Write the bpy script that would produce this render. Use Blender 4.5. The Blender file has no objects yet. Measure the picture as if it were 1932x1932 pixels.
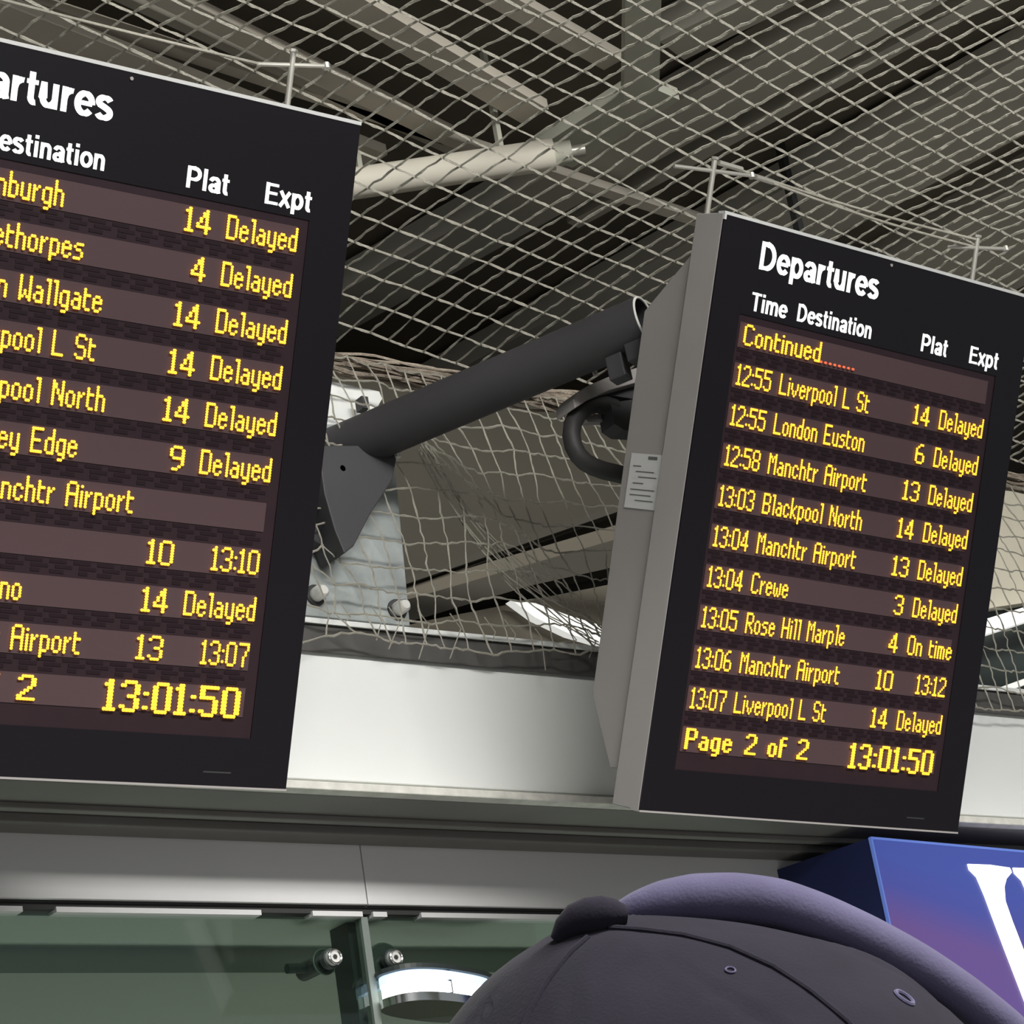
import bpy, bmesh, math, random
from mathutils import Vector, Matrix
from mathutils.noise import noise
random.seed(7)
S = bpy.context.scene
COL = S.collection
# ------------------------------------------------------------------ camera
FPX = 4639.16                      # focal length in pixels of the 1932 px frame
YAW, PITCH, ROLL = math.radians(40.1867), math.radians(22.0128), math.radians(-9.637)
EYE = Vector((0, 0, 1.5))
_f = Vector((math.sin(YAW)*math.cos(PITCH), math.cos(YAW)*math.cos(PITCH), math.sin(PITCH)))
_r = Vector((math.cos(YAW), -math.sin(YAW), 0)); _u = _r.cross(_f)
RT = _r*math.cos(ROLL)+_u*math.sin(ROLL); UP = _u*math.cos(ROLL)-_r*math.sin(ROLL)
cd = bpy.data.cameras.new('camera'); cam = bpy.data.objects.new('camera', cd); COL.objects.link(cam)
cd.sensor_width = 36; cd.sensor_fit = 'HORIZONTAL'; cd.lens = 36*FPX/1932; cd.clip_end = 200; cd.clip_start = 0.05
cam.matrix_world = Matrix.Translation(EYE) @ Matrix((RT, UP, -_f)).transposed().to_4x4()
S.camera = cam
# ------------------------------------------------------------------ world, lights, exposure
w = bpy.data.worlds.new('world'); S.world = w; w.use_nodes = True
bg = w.node_tree.nodes['Background']; bg.inputs[0].default_value = (.80, .86, .90, 1); bg.inputs[1].default_value = .25
S.view_settings.view_transform = 'Standard'; S.view_settings.look = 'None'
S.view_settings.gamma = 1; S.view_settings.use_curve_mapping = False; S.view_settings.exposure = 0
def area(name, loc, target, sx, sy, power, col):
    l = bpy.data.lights.new(name, 'AREA'); l.shape = 'RECTANGLE'; l.size = sx; l.size_y = sy; l.energy = power; l.color = col
    o = bpy.data.objects.new(name, l); COL.objects.link(o); o.location = loc
    o.rotation_euler = (Vector(target)-Vector(loc)).to_track_quat('-Z', 'Y').to_euler(); return o
area('skylight', (2.1, -2.3, 5.85), (3.2, 4.4, 3.2), 5, .8, 790, (1, .99, .95))
area('front_fill', (-1.0, -7.5, 3.4), (3.6, 4.4, 3.6), 7, 2.2, 60, (1, .98, .94))  # unseen fill light added behind the camera

# ------------------------------------------------------------------ pixel -> point helpers
def ray(px, py): return RT*((px-966)/FPX) + UP*(-(py-966)/FPX) + _f
def atY(px, py, Y): d = ray(px, py); return EYE + d*(Y/d.y)
def atZ(px, py, Z): d = ray(px, py); return EYE + d*((Z-1.5)/d.z)
def atD(px, py, dist): return EYE + ray(px, py)*dist

# ------------------------------------------------------------------ materials
def mat(name, col, rough=.6, metal=0, spec=.5, emis=None, estr=0, bump=0, bscale=40, var=0, vscale=6, sheen=0):
    m = bpy.data.materials.new(name); m.use_nodes = True; nt = m.node_tree; b = nt.nodes['Principled BSDF']
    b.inputs['Base Color'].default_value = (*col, 1); b.inputs['Roughness'].default_value = rough
    b.inputs['Metallic'].default_value = metal; b.inputs['Specular IOR Level'].default_value = spec
    if sheen: b.inputs['Sheen Weight'].default_value = sheen; b.inputs['Sheen Roughness'].default_value = .5
    if emis: b.inputs['Emission Color'].default_value = (*emis, 1); b.inputs['Emission Strength'].default_value = estr
    tc = nt.nodes.new('ShaderNodeTexCoord')
    if var:
        n = nt.nodes.new('ShaderNodeTexNoise'); n.inputs['Scale'].default_value = vscale; n.inputs['Detail'].default_value = 5
        nt.links.new(tc.outputs['Object'], n.inputs['Vector'])
        mr = nt.nodes.new('ShaderNodeMapRange'); mr.inputs[1].default_value = .3; mr.inputs[2].default_value = .7
        mr.inputs[3].default_value = 1-var; mr.inputs[4].default_value = 1+var*.5
        nt.links.new(n.outputs['Fac'], mr.inputs[0])
        mx = nt.nodes.new('ShaderNodeMix'); mx.data_type = 'RGBA'; mx.blend_type = 'MULTIPLY'; mx.inputs[0].default_value = 1
        mx.inputs[6].default_value = (*col, 1); nt.links.new(mr.outputs[0], mx.inputs[7]); nt.links.new(mx.outputs[2], b.inputs['Base Color'])
    if bump:
        n = nt.nodes.new('ShaderNodeTexNoise'); n.inputs['Scale'].default_value = bscale; n.inputs['Detail'].default_value = 6
        nt.links.new(tc.outputs['Object'], n.inputs['Vector'])
        bp = nt.nodes.new('ShaderNodeBump'); bp.inputs['Strength'].default_value = bump; bp.inputs['Distance'].default_value = .01
        nt.links.new(n.outputs['Fac'], bp.inputs['Height']); nt.links.new(bp.outputs[0], b.inputs['Normal'])
    return m
M = {}
M['bezel'] = mat('board_face_black', (.0085, .007, .0095), .35, spec=.28)
M['window'] = mat('display_window', (.026, .014, .018), .4, spec=.3, var=.1, vscale=20)
M['row'] = mat('display_row', (.078, .047, .051), .55, spec=.2)
M['louvre'] = mat('louvre', (.016, .008, .011), .5, spec=.2)
M['case'] = mat('case_grey', (.37, .345, .335), .55, spec=.3, var=.05, vscale=3)
M['case2'] = mat('case_rear_grey', (.34, .315, .305), .6, spec=.3, var=.05, vscale=3)
M['trim'] = mat('trim_aluminium', (.62, .62, .61), .4, spec=.5)
M['white'] = mat('lettering_white', (.95, .95, .95), .5, emis=(1, 1, 1), estr=.55)
M['led'] = mat('led_amber', (.3, .15, .02), .5, emis=(1.0, .43, .02), estr=2.2)
M['ledred'] = mat('led_red', (.3, .05, .02), .5, emis=(1.0, .16, .06), estr=.9)
M['steel'] = mat('rod_steel', (.62, .60, .54), .35, .6)
M['net'] = mat('net_twine', (.40, .38, .32), .85, bump=.3, bscale=300, var=.15, vscale=30)
M['netr'] = mat('net_rope', (.36, .30, .24), .9, bump=.4, bscale=200, var=.3, vscale=25)
M['arm'] = mat('arm_dark_grey', (.055, .052, .056), .55, spec=.35, var=.12, vscale=5)
M['conduit'] = mat('conduit_black', (.035, .033, .034), .6)
M['armlip'] = mat('arm_end_galvanised', (.75, .74, .70), .4)
M['galv'] = mat('galvanised_steel', (.42, .455, .45), .5, .25, var=.22, vscale=14, bump=.1)
M['gusset'] = mat('gusset_dark', (.05, .048, .052), .6, var=.1)
M['chrome'] = mat('chrome', (.9, .9, .88), .12, 1.0)
M['bolt'] = mat('bolt_bright_steel', (.85, .84, .80), .35, .3)
M['panel'] = mat('panel_white', (.86, .87, .85), .5, var=.03, vscale=2)
M['ledge'] = mat('ledge_stone_white', (.74, .72, .66), .6, var=.18, vscale=30)
M['soffit'] = mat('soffit_grey', (.20, .19, .18), .7, var=.1, vscale=4)
M['clad'] = mat('cladding_silver', (.72, .71, .71), .45, 0, var=.05, vscale=2)
M['dark'] = mat('dark_recess', (.03, .03, .03), .7)
M['washer'] = mat('washer_grey_green', (.10, .12, .11), .5)
M['trimshade'] = mat('trim_shade_grey', (.09, .085, .08), .7)  # shade under the top angle, put into the strip's colour
M['mull'] = mat('mullion_green_dark', (.035, .045, .042), .5)
M['mullp'] = mat('mullion_edge_pale', (.20, .23, .21), .5)
M['roof'] = mat('roof_deck_dark', (.17, .148, .115), .9, var=.3, vscale=2)
M['rib'] = mat('roof_rib_grey', (.52, .49, .42), .8, var=.15, vscale=2)
M['beam'] = mat('roof_beam_pale', (.80, .73, .62), .8, var=.15, vscale=3)
M['post'] = mat('duct_green_grey', (.60, .60, .50), .7, var=.1)
M['cream'] = mat('pipe_cream', (.93, .87, .74), .6, var=.08, vscale=5)
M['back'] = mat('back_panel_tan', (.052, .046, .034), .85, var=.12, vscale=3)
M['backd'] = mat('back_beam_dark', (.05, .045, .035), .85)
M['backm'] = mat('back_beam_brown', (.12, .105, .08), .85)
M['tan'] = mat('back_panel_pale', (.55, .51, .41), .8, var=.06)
M['wbeam'] = mat('white_beam_glow', (.9, .9, .86), .5, emis=(1, 1, .95), estr=.62)  # bright light on the white beams put in as glow
M['floor'] = mat('floor_terrazzo', (.30, .29, .28), .4, var=.2, vscale=60)
M['inner'] = mat('interior_wall', (.50, .52, .47), .8)
M['inner3'] = mat('interior_bulkhead', (.36, .36, .32), .8)
M['inner2'] = mat('interior_tan', (.55, .45, .28), .8)
M['sticker'] = mat('sticker_paper', (.62, .61, .60), .6)
M['ink'] = mat('sticker_ink', (.12, .12, .12), .6)
M['hood'] = mat('cap_cloth_lit', (.125, .112, .195), .95, spec=.05, bump=.10, bscale=900, var=.15, vscale=60, sheen=.2)  # paler than the crown: light from above put into the cloth colour
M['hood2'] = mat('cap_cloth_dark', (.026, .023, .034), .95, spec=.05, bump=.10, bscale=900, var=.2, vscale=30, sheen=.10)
M['jacket'] = mat('jacket_black', (.02, .02, .024), .9)
M['skin'] = mat('skin', (.55, .33, .24), .55)
M['hair'] = mat('hair_dark', (.03, .02, .015), .7)
M['trousers'] = mat('trousers_dark', (.03, .03, .04), .9)
M['shoe'] = mat('shoe_black', (.02, .02, .02), .5)

def glass(name):
    m = bpy.data.materials.new(name); m.use_nodes = True; nt = m.node_tree
    for n in list(nt.nodes): nt.nodes.remove(n)
    o = nt.nodes.new('ShaderNodeOutputMaterial'); t = nt.nodes.new('ShaderNodeBsdfTransparent'); t.inputs[0].default_value = (.66, .735, .69, 1)
    g = nt.nodes.new('ShaderNodeBsdfGlossy'); g.inputs['Roughness'].default_value = .03; g.inputs[0].default_value = (.8, .9, .88, 1)
    x = nt.nodes.new('ShaderNodeMixShader'); x.inputs[0].default_value = .07
    nt.links.new(t.outputs[0], x.inputs[1]); nt.links.new(g.outputs[0], x.inputs[2]); nt.links.new(x.outputs[0], o.inputs[0]); return m
M['glass'] = glass('glass_green')
def signmat():
    m = mat('sign_face_lit', (.02, .02, .08), .35); nt = m.node_tree; b = nt.nodes['Principled BSDF']
    tc = nt.nodes.new('ShaderNodeTexCoord'); sp = nt.nodes.new('ShaderNodeSeparateXYZ'); nt.links.new(tc.outputs['Object'], sp.inputs[0])
    # printed blue-to-purple wash on the backlit face: runs down the face and towards its near end
    a = nt.nodes.new('ShaderNodeMath'); a.operation = 'MULTIPLY_ADD'; a.inputs[1].default_value = -5.2; a.inputs[2].default_value = -.15
    nt.links.new(sp.outputs['Z'], a.inputs[0])
    n = nt.nodes.new('ShaderNodeMath'); n.operation = 'MULTIPLY_ADD'; n.inputs[1].default_value = -1.0; nt.links.new(sp.outputs['X'], n.inputs[0]); nt.links.new(a.outputs[0], n.inputs[2])
    r = nt.nodes.new('ShaderNodeValToRGB'); e = r.color_ramp.elements
    e[0].position = 0; e[0].color = (.052, .085, .36, 1); e[1].position = 1; e[1].color = (.14, .075, .24, 1)
    e.new(.45).color = (.062, .078, .33, 1)
    nt.links.new(n.outputs[0], r.inputs[0]); nt.links.new(r.outputs[0], b.inputs['Emission Color']); b.inputs['Emission Strength'].default_value = .85
    return m
M['sign'] = signmat()
M['signside'] = mat('sign_side_navy', (.012, .018, .09), .5)
M['signedge'] = mat('sign_edge_blue', (.10, .16, .5), .4, emis=(.15, .25, .7), estr=.4)
M['letter'] = mat('letter_lit_white', (.95, .95, .95), .4, emis=(1, 1, 1), estr=.95)
M['lampw'] = mat('lamp_diffuser', (.9, .9, .9), .4, emis=(.95, 1, .95), estr=2.4)
M['lampb'] = mat('lamp_blue_glass', (.5, .6, .8), .2, emis=(.55, .72, .95), estr=1.3)

# ------------------------------------------------------------------ mesh helpers
class MB:
    def __init__(s): s.v = []; s.f = []
    def add(s, vs, fs):
        o = len(s.v); s.v += [Vector(v) for v in vs]; s.f += [tuple(i+o for i in f) for f in fs]; return s
    def frame(s, o, U, V, W, a, b):           # box spanned a..b in the frame o,U,V,W
        vs = [o+U*x+V*y+W*z for x in (a[0], b[0]) for y in (a[1], b[1]) for z in (a[2], b[2])]
        return s.add(vs, [(0, 1, 3, 2), (4, 6, 7, 5), (0, 4, 5, 1), (2, 3, 7, 6), (0, 2, 6, 4), (1, 5, 7, 3)])
    def box(s, a, b): return s.frame(Vector((0, 0, 0)), Vector((1, 0, 0)), Vector((0, 1, 0)), Vector((0, 0, 1)), a, b)
    def prism(s, pts, ext):                    # polygon extruded by vector
        n = len(pts); ext = Vector(ext); pts = [Vector(p) for p in pts]
        return s.add(pts+[p+ext for p in pts], [tuple(range(n)), tuple(range(2*n-1, n-1, -1))]+[(i, i+n, (i+1) % n+n, (i+1) % n) for i in range(n)])
    def tube(s, path, r, n=8, cap=True):
        path = [Vector(p) for p in path]; rs = r if isinstance(r, (list, tuple)) else [r]*len(path)
        o = len(s.v); t0 = (path[1]-path[0]).normalized()
        a = t0.cross(Vector((0, 0, 1)) if abs(t0.z) < .9 else Vector((1, 0, 0))).normalized()
        for i, p in enumerate(path):
            t = (path[min(i+1, len(path)-1)]-path[max(i-1, 0)]).normalized()
            a = (a-t*a.dot(t)).normalized(); b = t.cross(a)
            for k in range(n):
                an = 2*math.pi*k/n; s.v.append(p+(a*math.cos(an)+b*math.sin(an))*rs[i])
        for i in range(len(path)-1):
            for k in range(n):
                s.f.append((o+i*n+k, o+i*n+(k+1) % n, o+(i+1)*n+(k+1) % n, o+(i+1)*n+k))
        if cap:
            s.f.append(tuple(o+k for k in range(n))[::-1]); e = o+(len(path)-1)*n; s.f.append(tuple(e+k for k in range(n)))
        return s
    def disc(s, c, ax, r, h, n=20): c = Vector(c); ax = Vector(ax).normalized(); return s.tube([c, c+ax*h], r, n)
    def ring(s, c, ax, R, r, n=28, m=8):
        c = Vector(c); ax = Vector(ax).normalized(); a = ax.orthogonal().normalized(); b = ax.cross(a); o = len(s.v)
        for i in range(n):
            A = 2*math.pi*i/n; d = a*math.cos(A)+b*math.sin(A)
            for k in range(m):
                B = 2*math.pi*k/m; s.v.append(c+d*(R+r*math.cos(B))+ax*(r*math.sin(B)))
        for i in range(n):
            for k in range(m):
                s.f.append((o+i*m+k, o+((i+1) % n)*m+k, o+((i+1) % n)*m+(k+1) % m, o+i*m+(k+1) % m))
        return s
    def build(s, name, m, parent=None, loc=None, smooth=False, bevel=0):
        me = bpy.data.meshes.new(name)
        L = Vector(loc) if loc is not None else (parent_loc(parent) if parent else Vector((0, 0, 0)))
        me.from_pydata([tuple(v-L) for v in s.v], [], s.f); me.materials.append(m)
        bm = bmesh.new(); bm.from_mesh(me); bmesh.ops.recalc_face_normals(bm, faces=bm.faces); bm.to_mesh(me); bm.free()
        if smooth:
            me.polygons.foreach_set('use_smooth', [True]*len(me.polygons)); me.set_sharp_from_angle(angle=math.radians(40))
        o = bpy.data.objects.new(name, me); COL.objects.link(o)
        if bevel:
            bv = o.modifiers.new('bevel', 'BEVEL'); bv.width = bevel; bv.segments = 2; bv.limit_method = 'ANGLE'
        if parent: o.parent = parent
        else: o.location = L
        return o
WLOC = {}
def parent_loc(p): return WLOC[p.name]
def thing(name, label, cat, loc, group=None):
    o = bpy.data.objects.new(name, None); COL.objects.link(o); o.location = loc; WLOC[o.name] = Vector(loc); o.empty_display_size = .05
    o['label'] = label; o['category'] = cat
    if group: o['group'] = group
    return o
def part(mb, name, m, parent, label=None, **k):
    # parent may be a thing or a part of a thing (parts sit at their thing's origin)
    L = WLOC[parent.name]; o = mb.build(name, m, None, loc=L, **k); o.parent = parent; o.location = (0, 0, 0); WLOC[o.name] = L
    if label: o['label'] = label
    return o
def struct(mb, name, m, **k):
    o = mb.build(name, m, None, loc=(0, 0, 0), **k); o['kind'] = 'structure'; WLOC[o.name] = Vector((0, 0, 0)); return o
def tag(o, label, cat, group=None, kind=None):
    o['label'] = label; o['category'] = cat
    if group: o['group'] = group
    if kind: o['kind'] = kind
    return o
X, Yv, Z = Vector((1, 0, 0)), Vector((0, 1, 0)), Vector((0, 0, 1))

# ================================================================== SETTING
WY = 4.40          # plane of the white fascia
CY = 4.68          # plane of the lower cladding, set back under the soffit
XA, XB = -2.0, 11.0
struct(MB().box((-8, -9, -.1), (14, 12, 0)), 'floor', M['floor'])
roofdz = 5.42
struct(MB().box((-6, 1.5, roofdz), (13, 12, roofdz+.2)), 'ceiling', M['roof'])
# rear wall of the void behind the net
struct(MB().box((XA, 7.2, 0), (XB, 7.4, roofdz)), 'wall_rear', M['roof'])

# white fascia: band between the trim (z 3.46) and the ledge (z 3.06)
fas = struct(MB().box((XA, WY, 3.07), (XB, WY+.10, 3.46)), 'wall_fascia', M['panel'])
for k, (x0, x1) in enumerate([(XA, 1.2), (1.204, 4.62), (4.624, 8.0), (8.004, XB)]):
    part(MB().box((x0, WY-.008, 3.085), (x1, WY, 3.385)), 'panel', M['panel'], fas, bevel=.002)
# ledge strip under the white fascia and its grimy light edge
struct(MB().box((XA, WY-.035, 3.052), (XB, WY+.02, 3.072)), 'trim_1', M['ledge'], bevel=.003)
# top angle and dark strip below it, the angle's shade put into its colour
t2 = MB(); t2.box((XA, WY-.020, 3.468), (XB, WY+.05, 3.472)); t2.box((XA, WY-.024, 3.459), (XB, WY-.020, 3.472))
struct(t2, 'trim_2', M['panel'])
struct(MB().box((XA, WY-.014, 3.392), (XB, WY-.0081, 3.458)), 'trim_shade_strip', M['trimshade'], bevel=.002)
# soffit with two shallow mouldings
so = MB(); so.box((XA, WY+.0, 3.050), (XB, CY+.1, 3.062)); so.box((XA, WY+.13, 3.035), (XB, WY+.155, 3.050)); so.box((XA, WY+.20, 3.028), (XB, WY+.28, 3.050))
struct(so, 'trim_4', M['soffit'], bevel=.003)
# lower silver cladding, two panels meeting at the seam over the mullion
XS = atY(687, 1650, CY).x
lower = struct(MB().box((XA, CY+.012, 2.88), (XB, CY+.10, 3.05)), 'wall_cladding', M['dark'])
for x0, x1 in [(XA, .9), (.904, XS-.0015), (XS+.0015, 5.9), (5.904, XB)]:
    part(MB().box((x0, CY, 2.884), (x1, CY+.012, 3.049)), 'panel', M['clad'], lower, bevel=.002)
struct(MB().box((XA, CY+.02, 2.866), (XB, CY+.06, 2.880)), 'trim_5', M['dark'])
tt = MB()
for x0, x1 in [(XA, 2.42), (2.50, 3.02), (3.16, 3.30), (3.33, 3.37), (3.47, 6.3), (6.36, XB)]:
    tt.box((x0, CY+.012, 2.858), (x1, CY+.05, 2.870))
struct(tt, 'trim_6', M['clad'])

# glazed shopfront below: panes, fin, bolts
GY = CY+.03
xm = atY(697, 1825, GY).x
win = struct(MB().box((XA, GY-.01, 0), (XB, GY+.03, .12)), 'window_1', M['mull'])
panes = [(XA, .35), (.36, xm-.012), (xm+.012, 6.2), (6.212, 8.7), (8.712, XB)]
for x0, x1 in panes:
    part(MB().box((x0, GY, .12), (x1, GY+.012, 2.862)), 'pane', M['glass'], win)
for xx in (xm, 6.206):
    part(MB().box((xx-.0095, GY-.006, .12), (xx+.0095, GY+.02, 2.86)), 'gasket', M['mullp'], win, label='pale gasket strip between two panes')
    part(MB().box((xx-.020, GY+.04, .12), (xx+.016, GY+.115, 2.86)), 'fin', M['mull'], win, label='dark green fin behind the glass joint')
# bolts through the glass
def glass_bolt(px, py, label, big):
    c = atY(px, py, GY-.03); b = thing('glass_bolt', label, 'bolt', c)
    part(MB().tube([c, c+Yv*.034], [.0185, .0185], 20), 'bolt_head', M['bolt'], b, smooth=True)
    part(MB().ring(c-Yv*.001, Yv, .0165, .0035), 'bolt_rim', M['chrome'], b, smooth=True)
    part(MB().disc(c-Yv*.002, Yv, .006, .004, 6), 'socket', M['dark'], b)
    part(MB().disc(c+Yv*.012, Yv, .0235, .018, 24), 'spacer', M['mull'], b, label='black spacer behind the bolt head')
    rr = .046 if big else .030
    part(MB().ring(c+Yv*.046, Yv, rr, .0022), 'seal_ring', M['mullp'], b, smooth=True)
    part(MB().disc(c+Yv*.043, Yv, rr*.96, .006, 28), 'washer', M['mull'] if not big else M['washer'], b)
    part(MB().tube([c+Yv*.05, c+Yv*.14], .022, 14), 'standoff', M['mull'], b, smooth=True)
    if not big:
        part(MB().tube([c+Yv*.10, c+Yv*.10-X*.07+Z*-.002], .012, 10), 'spider_arm', M['mull'], b)
    return b
glass_bolt(632, 1805, 'chrome bolt through the glass left of the pane joint', False)
glass_bolt(747, 1806, 'chrome bolt just right of the pane joint, ringed by a wide washer', True)

# interior seen through the glass
struct(MB().box((XA, 7.9, 0), (XB, 8.0, 3.0)), 'wall_back', M['inner2'])
yb = atZ(900, 1820, 2.82).y
struct(MB().box((XA, GY+.02, 2.86), (XB, yb, 2.95)), 'ceiling_shop', M['inner'])
struct(MB().box((XA, yb, 2.80), (XB, 7.9, 2.95)), 'ceiling_bulkhead', M['inner3'])
struct(MB().box((XA, yb+.9, 2.70), (XB, yb+1.0, 2.80)), 'trim_7', M['inner2'])
for k, xx in enumerate((1.2, 3.6, 6.0)):  # upward fill lamps added to brighten the shop interior
    l = bpy.data.lights.new('shop_fill', 'AREA'); l.shape = 'SQUARE'; l.size = .8; l.energy = 15; l.color = (1, 1, .93)
    o = bpy.data.objects.new('shop_fill', l); COL.objects.link(o); o.location = (xx, yb+.9, .9); o.rotation_euler = (math.pi, 0, 0)
# oval ceiling lamp behind the glass
lc = atZ(828, 1890, 2.66); E1 = Vector((.93, .37, 0)); E2 = Vector((.37, -.93, 0))
lamp = thing('oval_ceiling_lamp', 'oval lit lamp with bluish band behind the glass, right of the pane joint', 'lamp', lc)
def oval(a, b, z0, z1, n=48, pw=2.6):
    mb = MB(); vs = []
    for z in (z0, z1):
        for i in range(n):
            t = 2*math.pi*i/n; c_, s_ = math.cos(t), math.sin(t)
            vs.append(lc+E1*(a*1.12*math.copysign(abs(c_)**(2/pw), c_))+E2*(b*.8*math.copysign(abs(s_)**(2/pw), s_))+Z*z)
    mb.add(vs, [tuple(range(n)), tuple(range(2*n-1, n-1, -1))]+[(i, (i+1) % n, (i+1) % n+n, i+n) for i in range(n)]); return mb
part(oval(.175, .10, .030, .050), 'blue_band', M['lampb'], lamp, label='pale blue glass band')
part(oval(.172, .097, .000, .026), 'diffuser', M['lampw'], lamp, label='bright white band')
part(oval(.180, .105, -.024, -.004), 'lower_rim', M['chrome'], lamp, smooth=True)
part(oval(.182, .107, .053, .064), 'upper_rim', M['mull'], lamp)
part(MB().box(lc+Vector((-.030, -.092, -.004)), lc+Vector((-.022, -.080, .052))), 'clip', M['dark'], lamp)
part(MB().tube([lc+E2*-.03+Z*.06, lc+E2*-.03+Z*.10], .012, 8), 'stem', M['mull'], lamp)

# ------------------------------------------------------------------ void behind the net: back panel and beams
BY = 5.25
def pquad(pts, Y, th, mt, name, parent=None, lab=None):
    mb = MB().prism([atY(px, py, Y) for px, py in pts], (0, th, 0))
    return part(mb, name, mt, parent, label=lab) if parent else mb
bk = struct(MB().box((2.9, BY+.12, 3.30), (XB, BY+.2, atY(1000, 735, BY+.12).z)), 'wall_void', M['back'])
pquad([(700, 1112), (760, 1092), (1240, 925), (1240, 940), (760, 1104), (700, 1126)], BY+.02, .06, M['backd'], 'dark_batten', bk)
pquad([(640, 1128), (770, 1105), (1240, 968), (1300, 950), (1300, 990), (770, 1142), (640, 1160)], BY+.05, .05, M['backm'], 'beam', bk)
pquad([(640, 1165), (780, 1128), (1240, 995), (1240, 1052), (1000, 1105), (800, 1165), (640, 1205)], BY-.02, .10, M['backd'], 'beam', bk, 'dark diagonal beam')
pquad([(560, 1230), (800, 1172), (1240, 1085), (1240, 1330), (560, 1330)], BY-.10, .05, M['backm'], 'cill', bk)
pquad([(965, 1132), (1010, 1138), (1070, 1160), (1140, 1182), (1300, 1236), (1300, 1270), (1130, 1212), (1075, 1196), (1010, 1165)], BY-.16, .03, M['wbeam'], 'white_beam', bk, 'white beam, the light on it put in as glow')
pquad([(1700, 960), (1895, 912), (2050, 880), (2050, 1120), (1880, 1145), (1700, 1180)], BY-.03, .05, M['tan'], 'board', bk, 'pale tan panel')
pquad([(1700, 1212), (1866, 1166), (2060, 1106), (2060, 1132), (1862, 1196), (1700, 1246)], BY-.12, .05, M['wbeam'], 'white_beam', bk, 'white beam, the light on it put in as glow')
pquad([(1700, 1365), (1845, 1312), (2050, 1238), (2050, 1248), (1845, 1324), (1700, 1378)], BY-.14, .04, M['wbeam'], 'white_beam', bk, 'white beam, the light on it put in as glow')
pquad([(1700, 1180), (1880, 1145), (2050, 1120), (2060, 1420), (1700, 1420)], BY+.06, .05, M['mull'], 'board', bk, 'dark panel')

# ------------------------------------------------------------------ roof structure above the net
roof = bpy.data.objects['ceiling']; RZ = 5.30
def rquad(pts, z, h, mt, name, lab=None):
    return part(MB().prism([atZ(px, py, z) for px, py in pts], (0, 0, h)), name, mt, roof, label=lab)
def rband(cl, hw, z, h, mt, name, lab=None, ext=(3, 3)):
    # constant-width beam through the traced centre line, carried on beyond both ends
    q = [atZ(x_, y_, z) for x_, y_ in cl]; d = (q[-1]-q[0]).normalized(); m_ = len(cl)//2
    e_ = atZ(cl[m_][0], cl[m_][1]-hw, z)-atZ(cl[m_][0], cl[m_][1]+hw, z); nrm = Vector((-d.y, d.x, 0)); wd = abs(e_.dot(nrm))/2
    a, b = q[0]-d*ext[0], q[-1]+d*ext[1]
    return part(MB().prism([a+nrm*wd, b+nrm*wd, b-nrm*wd, a-nrm*wd], (0, 0, h)), name, mt, roof, label=lab)
# grey ribs running away to the right
rband([(560, 640), (763, 528), (1107, 330), (1600, 62), (1900, -110)], 44, RZ, .10, M['rib'], 'rib')
rband([(1000, 690), (1350, 470), (1700, 288), (2100, 90)], 74, RZ, .10, M['rib'], 'rib')
rband([(1250, 830), (1700, 560), (2100, 350)], 95, RZ+.02, .10, M['rib'], 'rib')
rband([(1380, 40), (1560, -50)], 30, RZ, .10, M['rib'], 'rib', ext=(.2, 3))
rband([(1560, 165), (1900, -20)], 12, RZ+.02, .10, M['rib'], 'rib', ext=(1, 3))
# pale beams running down to the right
rband([(380, -150), (600, -22), (765, 78), (935, 178), (1010, 220)], 30, RZ-.12, .035, M['beam'], 'beam', 'pale roof beam', ext=(3, 0))
rband([(300, -5), (400, 42), (842, 261)], 18, RZ-.10, .03, M['beam'], 'beam', 'pale roof beam', ext=(3, 0))
rband([(-200, -35), (0, 42), (420, 190), (700, 312)], 34, RZ-.12, .035, M['beam'], 'beam', 'pale roof beam', ext=(3, 0))
rband([(780, -90), (926, -4), (1158, 122)], 22, RZ-.06, .03, M['beam'], 'beam', 'pale roof beam', ext=(3, 0))
rband([(100, -60), (420, 78), (880, 300)], 8, RZ-.06, .03, M['rib'], 'rib', ext=(3, 0))
rband([(-100, -40), (60, 10), (330, 100)], 10, RZ-.06, .03, M['beam'], 'beam')
# green-grey duct with rounded end, and its brace
dp = [(1181, -60), (1249, -60), (1244, 165), (1236, 184), (1218, 192), (1196, 190), (1177, 196)]
rquad(dp, RZ-.20, .05, M['post'], 'duct', 'green-grey duct with a rounded end')
rband([(1042, 302), (1140, 240), (1245, 172)], 40, RZ-.16, .04, M['post'], 'brace', 'slanting grey-green brace', ext=(0, 0))
# cream pipe
pa, pb = atZ(560, 362, 5.05), atZ(1045, 291, 5.05)
cp = thing('cream_pipe', 'cream pipe under the roof, just right of the left board', 'pipe', (pa+pb)/2)
part(MB().tube([pa, pb], .046, 20), 'pipe', M['cream'], cp, smooth=True)
part(MB().tube([pb-(pb-pa).normalized()*.01, pb+(pb-pa).normalized()*.05], .034, 16), 'socket', M['post'], cp, smooth=True)
part(MB().tube([pb+(pb-pa).normalized()*.05, pb+(pb-pa).normalized()*.09], .018, 10), 'spigot', M['steel'], cp, smooth=True)
for t in (.25, .8):
    q = pa.lerp(pb, t); part(MB().box(q+Vector((-.008, -.008, .03)), q+Vector((.008, .008, roofdz-q.z))), 'hanger', M['post'], cp)
# thin dark post dropping behind the right board
q = atZ(1484, 330, RZ)
tp = MB().box(q+Vector((-.012, -.012, -.30)), q+Vector((.012, .012, .4))); part(tp, 'post', M['dark'], roof)

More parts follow.
